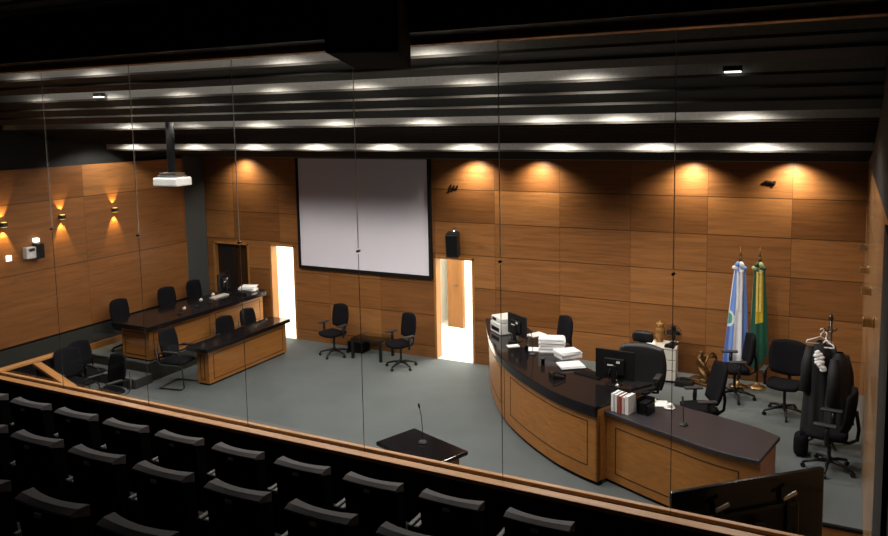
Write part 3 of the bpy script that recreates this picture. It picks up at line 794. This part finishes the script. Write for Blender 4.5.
mic(-1.75, -4.02, 1.0, .30, .03, 120, 'black gooseneck microphone on the dark lower desk')
mic(-4.56, -5.68, .905, .45, -.03, 30, 'black gooseneck microphone on the small square table')
mic(-11.72, -2.62, H1, .1, .06, 30, 'white-headed microphone on the left bench, nearest the steps', True)
mic(-11.88, -2.0, H1, .12, .06, 30, 'white-headed microphone on the left bench, middle one', True)
mic(-11.85, -1.66, H1, .16, .05, 30, 'white-headed microphone on the left bench, nearest the keyboard', True)
# books and file holder
for i, (mm, hh, lb) in enumerate((('paper', .24, 'white standing book at the left end of the row on the lower desk'), ('white', .235, 'second white standing book in the row on the lower desk'),
        ('red_book', .23, 'dark red standing book in the row on the lower desk'), ('pink_book', .225, 'pale pink standing book beside the dark red one'), ('paper', .245, 'thick white standing book at the right end of the row'))):
    root = empty('book', (-2.65+.05*i, -3.84-.012*i, 1.0), D2(-15), lb, 'book', 'books standing on the lower desk')
    t_ = .03 if i < 4 else .045
    MB().bb(-t_/2, t_/2, -.09, .09, .004, hh-.004).build('pages', M['paper'], root)
    MB().bb(-t_/2-.003, -t_/2, -.095, .095, 0, hh).bb(t_/2, t_/2+.003, -.095, .095, 0, hh).bb(-t_/2-.003, t_/2+.003, -.098, -.094, 0, hh).build('cover', M[mm], root, bevel=.002)
fh = empty('file_holder', (-2.27, -3.80, 1.0), D2(-15), 'black file holder beside the standing books', 'file holder')
MB().bb(-.08, .08, -.1, .1, 0, .01).bb(-.08, -.07, -.1, .1, 0, .2).bb(.07, .08, -.1, .1, 0, .14).bb(-.08, .08, .09, .1, 0, .2).build('holder_shell', M['plastic'], fh)
MB().bb(-.05, .05, -.08, .08, .01, .15).build('file_block', M['black'], fh)
stack(-2.22, -3.42, 1.0, 20, 2, 'white sheet lying right of the file holder on the lower desk', .3, .22, .005)
yn = MB().box((0, 0, .008), (.09, .07, .016)).box((.004, .003, .02), (.085, .07, .006), (0, 0, .12)).build('note_block', M['yellow'], loc=(-2.28, -3.38, 1.01)); tag(yn, 'small yellow note block on the white sheet', 'notes')
cup = empty('coffee_cup', (-2.02, -3.52, 1.0), 0, 'white coffee cup with saucer on the lower desk', 'cup')
MB().lathe([(.03, 0), (.075, .012), (.07, .016), (.03, .008)], seg=20).build('saucer', M['ceramic'], cup, smooth=True)
MB().lathe([(.022, .01), (.036, .03), (.04, .065), (.036, .065), (.03, .03), (.0, .02)], seg=18).build('cup_body', M['ceramic'], cup, smooth=True)
MB().tube([(.036, 0, .055), (.058, 0, .05), (.056, 0, .03), (.034, 0, .026)], .005, 6).build('cup_handle', M['ceramic'], cup, smooth=True)
# clock ball on bench end
gl_ = empty('desk_lamp', (-2.72, -3.52, H1), D2(30), 'small round grey desk webcam at the right end of the judges bench', 'webcam')
MB().lathe([(.035, 0), (.035, .01), (.008, .015), (.008, .08)], seg=12).build('stand', M['plastic'], gl_)
MB().lathe([(.001, .07), (.025, .08), (.034, .105), (.025, .13), (.001, .14)], seg=12).build('camera_ball', M['steel'], gl_, smooth=True)
gl_.name = 'desk_webcam'
tr = MB().box((0, 0, .012), (.40, .1, .018)).box((0, .045, .03), (.40, .01, .03)).build('document_tray', M['plastic'], loc=(-2.42, -3.26, H1)); tr.rotation_euler = (0, 0, D2(58)); tag(tr, 'slim black document tray along the right edge of the judges bench', 'tray')

# things on the left bench
monitor(-12.25, -.80, H1, 196, 'black monitor and cables near the far end of the left bench', .58, .40)
keyboard(-12.1, -1.12, H1, 178, 'pale keyboard on the left bench in front of the monitor', M['offwhite'])
stack(-11.92, -.38, H1, 20, 8, 'pile of white papers at the far end of the left bench', .34, .26, .014, .03)
fo = MB().box((0, 0, .02), (.3, .22, .04), (0, 0, .2)).box((.01, 0, .05), (.28, .22, .02), (0, 0, -.1)).build('document_folder', M['black'], loc=(-11.78, -.72, H1), bevel=.004); tag(fo, 'dark document folders before the paper pile on the left bench', 'folders')

# ------------------------------------------------------------------ cabinet with its objects
cb_ = empty('drawer_cabinet', (-2.78, -.46, .36), D2(7), 'cream three-drawer cabinet against the back wall', 'cabinet')
MB().bb(-.27, .27, -.20, .24, .03, .58).build('cabinet_body', M['offwhite'], cb_, bevel=.004)
MB().bb(-.275, .275, -.225, .245, .58, .605).build('cabinet_top', M['offwhite'], cb_, bevel=.004)
MB().bb(-.25, .25, -.18, .22, 0, .03).build('plinth', M['black'], cb_)
for i in range(3):
    dr = MB().bb(-.262, .262, -.222, -.2, .045+.178*i, .21+.178*i).build('drawer', M['offwhite'], cb_, bevel=.004)
    MB().bb(-.05, .05, -.232, -.222, .185+.178*i, .195+.178*i).build('drawer_handle', M['steel'], dr)
stack(-2.97, -.52, .965, 10, 4, 'white papers on top of the cream cabinet', .20, .26, .005, .02)
ur = empty('bronze_urn', (-2.83, -.32, .965), 0, 'golden wooden urn on the cream cabinet', 'urn')
MB().lathe([(.06, 0), (.065, .02), (.035, .04), (.075, .10), (.095, .18), (.085, .25), (.07, .27), (.082, .285), (.078, .30)], seg=20).build('urn_body', M['gold'], ur, smooth=True)
MB().lathe([(.08, .30), (.06, .33), (.02, .345), (.018, .36), (.001, .37)], seg=16).build('urn_lid', M['gold'], ur, smooth=True)
fa = empty('desk_fan', (-2.58, -.40, .965), D2(-100), 'small black desk fan on the cream cabinet', 'fan')
MB().bb(-.09, .09, -.07, .07, 0, .02).tube([(0, 0, .02), (0, 0, .16)], .012, 8).build('fan_stand', M['plastic'], fa)
m = MB()
for rr in (.15, .11, .07): m.tube([(.03, rr*math.cos(a), .2+rr*math.sin(a)) for a in [2*PI*j/24 for j in range(25)]], .004, 5)
for j in range(16): a = 2*PI*j/16; m.tube([(.04, .02*math.cos(a), .2+.02*math.sin(a)), (.03, .15*math.cos(a), .2+.15*math.sin(a)), (-.03, .14*math.cos(a), .2+.14*math.sin(a)), (-.04, .03*math.cos(a), .2+.03*math.sin(a))], .003, 4)
m.build('fan_cage', M['plastic'], fa)
for j in range(4):
    a = PI/2*j
    MB().pad(Matrix.Translation((0, .07*math.cos(a), .2+.07*math.sin(a))) @ Matrix.Rotation(a, 4, 'X') @ Matrix.Rotation(.4, 4, 'Y'), .11, .08, .006, .4, n=4).build('fan_blade', M['black'], fa, smooth=True)
MB().tube([(-.07, 0, .2), (.02, 0, .2)], .035, 12).build('fan_motor', M['plastic'], fa)
tb = MB().box((0, 0, .02), (.16, .1, .04)).box((0, .02, .045), (.12, .06, .012)).build('stapler_box', M['plastic'], loc=(-2.60, -.61, .965)); tag(tb, 'small black box on the front corner of the cream cabinet', 'box')

# bronze sculpture and the dark case beside it
stt = empty('bronze_sculpture', (-2.13, -.40, .36), D2(-20), 'bronze figure sculpture on the platform floor by the wall', 'sculpture')
MB().box((0, 0, .02), (.34, .26, .04)).box((0, 0, .05), (.26, .2, .03)).build('base', M['bronze'], stt, bevel=.006)
def skin(name, nodes, edges, radii, mat, parent):
    me = bpy.data.meshes.new(name); me.from_pydata(nodes, edges, []); me.update()
    o = bpy.data.objects.new(name, me); COL.objects.link(o); o.parent = parent
    me.materials.append(mat)
    md = o.modifiers.new('Skin', 'SKIN'); md.use_smooth_shade = True
    for i, r in enumerate(radii): me.skin_vertices[0].data[i].radius = (r, r)
    me.skin_vertices[0].data[0].use_root = True
    sb = o.modifiers.new('Sub', 'SUBSURF'); sb.levels = 1; sb.render_levels = 2
    return o
stt.scale = (1.18, 1.18, 1.18)
nodes = [(0, 0, .16), (-.02, 0, .26), (-.02, 0, .36), (.0, 0, .41), (.02, 0, .47),
         (.10, -.06, .15), (.13, -.06, .07), (.04, -.08, .07), (.10, .06, .15), (.05, .09, .07), (-.06, .08, .07),
         (.03, -.09, .36), (.12, -.12, .30), (.16, -.07, .22), (.03, .09, .36), (.13, .11, .38), (.19, .07, .44)]
edges = [(0, 1), (1, 2), (2, 3), (3, 4), (0, 5), (5, 6), (6, 7), (0, 8), (8, 9), (9, 10), (2, 11), (11, 12), (12, 13), (2, 14), (14, 15), (15, 16)]
rad = [.06, .05, .055, .025, .045, .038, .025, .02, .038, .028, .02, .025, .022, .018, .025, .022, .018]
skin('figure', nodes, edges, rad, M['bronze'], stt)
MB().tube([(.16, .16*math.cos(a), .26+.2*math.sin(a)) for a in [PI*j/12 - .3 for j in range(13)]], [.012+.008*math.sin(PI*j/12) for j in range(13)], 8).build('arch', M['bronze'], stt, smooth=True)
cs = MB().bb(-.14, .14, -.1, .1, 0, .1).tube([(-.06, 0, .1), (-.05, 0, .14), (.05, 0, .14), (.06, 0, .1)], .01, 6).bb(-.145, .145, -.105, .105, .07, .08).build('equipment_case', M['plastic'], loc=(-2.34, -.68, .36), bevel=.006); tag(cs, 'small dark case on the floor between cabinet and sculpture', 'case')

# ------------------------------------------------------------------ flags
def flag_mat(name, kind):
    m = NT(name); uv = m.n('ShaderNodeUVMap'); sp_ = m.n('ShaderNodeSeparateXYZ'); m.l(uv.outputs[0], sp_.inputs[0])
    u, v = sp_.outputs[0], sp_.outputs[1]
    if kind == 'blue':
        # four fields white / light blue, gathered into folds
        k1 = m.math('GREATER_THAN', m.math('FRACT', m.math('MULTIPLY', u, 3.5)), .55)
        c = m.mix(k1, (.14, .25, .62), (.78, .78, .84))
        low = m.math('LESS_THAN', v, .45)
        c = m.mix(m.math('MULTIPLY', low, m.math('LESS_THAN', u, .62)), c, (.07, .13, .42))
        d = m.n('ShaderNodeVectorMath', operation='DISTANCE'); m.l(m.comb(u, m.math('MULTIPLY', v, 2.4), 0), d.inputs[0]); d.inputs[1].default_value = (.55, .47*2.4, 0)
        r1 = m.math('LESS_THAN', d.outputs['Value'], .19); r2_ = m.math('LESS_THAN', d.outputs['Value'], .13)
        c = m.mix(r1, c, (.62, .66, .62)); c = m.mix(r2_, c, (.06, .28, .30))
    else:
        k1 = m.math('MULTIPLY', m.math('GREATER_THAN', m.math('FRACT', m.math('MULTIPLY', u, 2.2)), .55), m.math('GREATER_THAN', v, .42))
        c = m.mix(k1, (.006, .085, .05), (.55, .40, .02))
    m.l(c, m.b.inputs['Base Color']); m.b.inputs['Roughness'].default_value = .5
    m.b.inputs['Sheen Weight'].default_value = .2
    return m.mat
def flag(x, y, z0, kind, label, w0, w1, ztop, zbot, lean):
    root = empty('flag_on_pole', (x, y, z0), 0, label, 'flag')
    MB().tube([(0, 0, .02), (0, 0, ztop+.02)], .016, 10).build('pole', M['darksteel'] if kind == 'blue' else M['brown_gloss'], root, smooth=True)
    MB().lathe([(.0, 0), (.14, 0), (.14, .02), (.05, .045), (.03, .09), (.016, .1)], seg=20).build('pole_base', M['brass'], root, smooth=True)
    MB().lathe([(.016, ztop-.04), (.03, ztop-.02), (.03, ztop+.02), (.018, ztop+.03), (.02, ztop+.045), (.022, ztop+.06), (.001, ztop+.20)], seg=12).build('spear_tip', M['white'] if kind == 'b' else M['bronze'], root, smooth=True)
    # gathered cloth
    nu, nv = 48, 24; vs = []; fs = []; uvs = []
    for j in range(nv+1):
        t = j/nv
        for i in range(nu+1):
            u = i/nu; a = 2*PI*u
            r = (w0 + (w1-w0)*t**.8)*(1 + .22*math.cos(7*a)*(.3+.7*t) + .1*math.sin(3*a+2*t))
            zz = ztop - .12 - (ztop-.12-zbot - .14*math.sin(a+.6)*t)*t
            vs.append((lean*t + r*math.cos(a)*1.0, -.02 + r*math.sin(a)*.62, zz)); uvs.append((u, 1-t))
    for j in range(nv):
        for i in range(nu): a = j*(nu+1)+i; fs.append((a, a+1, a+nu+2, a+nu+1))
    cl = MB().add(vs, fs).build('flag_cloth', flag_mat('flag_'+kind, kind), root, smooth=True)
    ul = cl.data.uv_layers.new(name='UVMap')
    for p in cl.data.polygons:
        for li in p.loop_indices: ul.data[li].uv = uvs[cl.data.loops[li].vertex_index]
    # rosette
    m = MB()
    for q_ in range(6):
        a = 2*PI*q_/6
        m.pad(Matrix.Translation((.065*math.cos(a), -.09, ztop-.14+.065*math.sin(a))) @ Matrix.Rotation(PI/2, 4, 'Z') @ Matrix.Rotation(a, 4, 'X'), .10, .07, .06, .45, n=4, mi=q_ % 2)
    m.build('rosette', [M['ribbon_blue'] if kind == 'blue' else M['green'], M['paper'] if kind == 'blue' else M['green2']], root, smooth=True)
    m = MB()
    for s_ in (-.02, .03): m.box((s_, -.085 - .03, ztop-.52), (.032, .006, .66), (D2(3), 0, s_))
    m.build('ribbon', M['paper'] if kind == 'blue' else M['yellow'], root)
    return root
M['ribbon_blue'] = plain('ribbon_blue', (.16, .28, .62), .5); M['green'] = plain('ribbon_green', (.012, .05, .02), .5); M['green2'] = plain('ribbon_pale', (.35, .42, .2), .5)
flag(-1.54, -.36, .36, 'blue', 'blue and white flag gathered on a pole, left of the green one', .075, .17, 2.15, .45, -.06)
flag(-1.25, -.30, .36, 'green', 'green and yellow flag gathered on a pole, right of the blue one', .075, .13, 2.15, .5, .0)

# ------------------------------------------------------------------ coat stand, robes, hangers, jabot
RX, RY, RZ = -.16, -2.25, .36
ck = empty('coat_stand', (RX, RY, RZ), 0, 'dark wooden coat stand near the right wall', 'coat stand')
MB().tube([(0, 0, .04), (0, 0, 1.72)], .022, 10).lathe([(.02, 1.7), (.035, 1.74), (.02, 1.79), (.001, 1.81)], seg=12).build('pole', M['brown_gloss'], ck, smooth=True)
for q_ in range(4):
    a = PI/2*q_+.4
    MB().tube([(0, 0, .2), (.14*math.cos(a), .14*math.sin(a), .1), (.27*math.cos(a), .27*math.sin(a), .02)], .016, 8).build('foot', M['brown_gloss'], ck, smooth=True)
    MB().tube([(0, 0, 1.58), (.06*math.cos(a), .06*math.sin(a), 1.57), (.085*math.cos(a), .085*math.sin(a), 1.61)], .009, 8).build('hook', M['brown_gloss'], ck, smooth=True)
def robe(x, y, z, rz, w, h, label, seed):
    root = empty('black_robe', (x, y, z), D2(rz), label, 'robe'); rnd = random.Random(seed)
    nu, nv = 40, 18; vs = []; fs = []
    for j in range(nv+1):
        t = j/nv
        for i in range(nu+1):
            a = 2*PI*i/nu
            sh = min(1, (t/.12))**.6
            ww = (.05 + (w/2-.05)*sh)*(1+.25*t); dd = (.04 + .05*sh)*(1+.9*t)
            f = 1 + .13*math.cos(9*a+seed)*t
            vs.append((ww*math.cos(a)*f, dd*math.sin(a)*f, -h*t - .05*abs(math.cos(a))*sh))
    for j in range(nv):
        for i in range(nu): a = j*(nu+1)+i; fs.append((a, a+1, a+nu+2, a+nu+1))
    MB().add(vs, fs).build('robe_body', M['robe'], root, smooth=True)
    for sx in (-1, 1):
        MB().tube([(sx*w*.40, 0, -.07), (sx*w*.52, -.02, -.3), (sx*w*.55, -.03, -.68)], [.05, .07, .08], 12).build('sleeve', M['robe'], root, smooth=True)
    return root
M['robe'] = plain('robe_black', (.009, .008, .011), .75, scale=40)
robe(-.27, -2.40, 1.82, 20, .34, 1.24, 'black robe with white lace hanging at the left of the coat stand', 1)
robe(-.04, -2.44, 1.70, 60, .32, .95, 'black robe hanging on the right-hand side of the coat stand', 2)
def hanger(x, y, z, rz, tilt, label):
    root = MB().tube([(0, 0, .09), (.03, 0, .12), (.03, 0, .15), (0, 0, .16), (-.02, 0, .14)], .007, 6).tube([(0, 0, .09), (0, 0, .05), (.17, 0, -.02), (.18, 0, -.045), (-.18, 0, -.045), (-.17, 0, -.02), (0, 0, .05)], .009, 6).build('coat_hanger', M['white'], smooth=True, loc=(x, y, z))
    root.rotation_euler = (0, D2(tilt), D2(rz)); return tag(root, label, 'hanger')
hanger(-.28, -2.44, 1.84, 25, 6, 'white plastic hanger over the left-hand robe')
hanger(-.20, -2.50, 1.81, -60, -14, 'white plastic hanger crossing the other hanger at the coat stand')
jb = MB()
for i in range(8): jb.pad(Matrix.Translation((.008*i+random.uniform(-.02, .02), random.uniform(-.01, .01), -.032*i)) @ Matrix.Rotation(PI/2+random.uniform(-.3, .3), 4, 'Z') @ Matrix.Rotation(random.uniform(-.35, .35), 4, 'X'), .09+.03*math.sin(i*.5)+random.uniform(-.02, .02), .06, .05, .45, n=5)
jb = jb.build('lace_jabot', M['paper'], smooth=True, loc=(-.29, -2.55, 1.70)); tag(jb, 'white lace collar piece pinned to the left-hand robe', 'collar')
bg = MB()
bg.pad(Matrix.Translation((0, 0, .15)), .26, .30, .18, .25, n=8); bg.tube([(0, -.08, .27), (0, -.06, .34), (0, .06, .34), (0, .08, .27)], .012, 6)
bg = bg.build('shoulder_bag', M['fabric'], smooth=True, loc=(-.46, -2.78, .36)); tag(bg, 'black bag on the floor under the robes', 'bag')

# ------------------------------------------------------------------ visible ceiling lamps
for (x, y, z, lb) in ((-9.55, -5.98, 5.265, 'small bright ceiling lamp bar at upper left'), (-1.0, -5.98, 5.255, 'small bright ceiling lamp bar at upper right'), (-3.81, -5.35, 5.035, 'tiny ceiling lamp above the middle of the room')):
    s_ = .3 if 'tiny' in lb else .55
    root = empty('ceiling_lamp', (x, y, z), 0, lb, 'ceiling lamp')
    MB().bb(-.15*s_, .15*s_, -.035, .035, 0, .05).build('lamp_body', M['black'], root)
    MB().bb(-.13*s_, .13*s_, -.04, .03, -.012, 0.0).build('lamp_lens', M['glow_white'], root)

# ------------------------------------------------------------------ lights
def spot(x, y, z, e, size, blend=.6, rad=.03, col=(1, .93, .84), d=(0, 0, -1)):
    l = bpy.data.lights.new('downlight', 'SPOT'); l.energy = e; l.spot_size = D2(size); l.spot_blend = blend; l.shadow_soft_size = rad; l.color = col
    o = bpy.data.objects.new('downlight', l); COL.objects.link(o); o.location = (x, y, z)
    o.rotation_euler = Vector(d).to_track_quat('-Z', 'Y').to_euler(); return o
rx = [[-12.78, -11.11, -9.65, -8.28, -6.88, -5.37, -3.84, -2.45, -1.07], [-10.31, -9.01, -7.64, -6.29, -4.91, -3.27, -2.39, -1.02],
      [-10.92, -9.41, -8.06, -6.44, -5.15, -3.74, -2.42], [-9.81, -8.46, -5.48, -3.7]]
RE = [86, 80, 66, 46]
for (yk, z0, z1), xs, e in zip(rows, rx, RE):
    for x in xs: spot(x, yk-.36, z1+.06, e*(.55 if x < -9.7 and yk < -5 else 1), 156, .4, .06)
for x in (-12.18, -6.41, -5.1, -2.37, -.82):
    spot(x, -.30, 4.07, 150 if x > -12 else 110, 136, 1.0, .04, (1, .88, .70), (0, .30, -1))
def area(x, y, z, e, sx, sy, col=(1, .95, .85), d=(0, 0, -1)):
    l = bpy.data.lights.new('room_or_fill_light', 'AREA'); l.energy = e; l.shape = 'RECTANGLE'; l.size = sx; l.size_y = sy; l.color = col
    o = bpy.data.objects.new('room_or_fill_light', l); COL.objects.link(o); o.location = (x, y, z)
    o.rotation_euler = Vector(d).to_track_quat('-Z', 'Y').to_euler(); return o
area(-10.9, 1.2, 2.58, 150, 1.6, 1.4)
area(-6.9, 1.4, 2.58, 250, 2.4, 2.6)
area(-4, -12.5, 6.0, 1.6, 6, 1.5, (1, .95, .92))  # added dim fill lamp to lift the gallery seats, no visible fixture

for (yk, z0, z1), (xa, xb), e in zip(rows, ((-12.6, -.6), (-11, -.9), (-11.2, -2.2), (-10.2, -3.2)), (9, 14, 12, 8)):
    area((xa+xb)/2, yk-.5, z1+.2, e, xb-xa, .08, (1, .93, .85), (0, 1, -.35))

wd = bpy.data.worlds.new('World'); SC.world = wd; wd.use_nodes = True
wd.node_tree.nodes['Background'].inputs[0].default_value = (.02, .02, .022, 1)
wd.node_tree.nodes['Background'].inputs[1].default_value = .1
SC.view_settings.view_transform = 'Standard'; SC.view_settings.look = 'None'; SC.view_settings.exposure = 0
try:
    SC.cycles.use_denoising = True; SC.cycles.max_bounces = 8; SC.cycles.transparent_max_bounces = 16; SC.cycles.use_light_tree = True
    SC.cycles.sample_clamp_indirect = 4
except Exception: pass
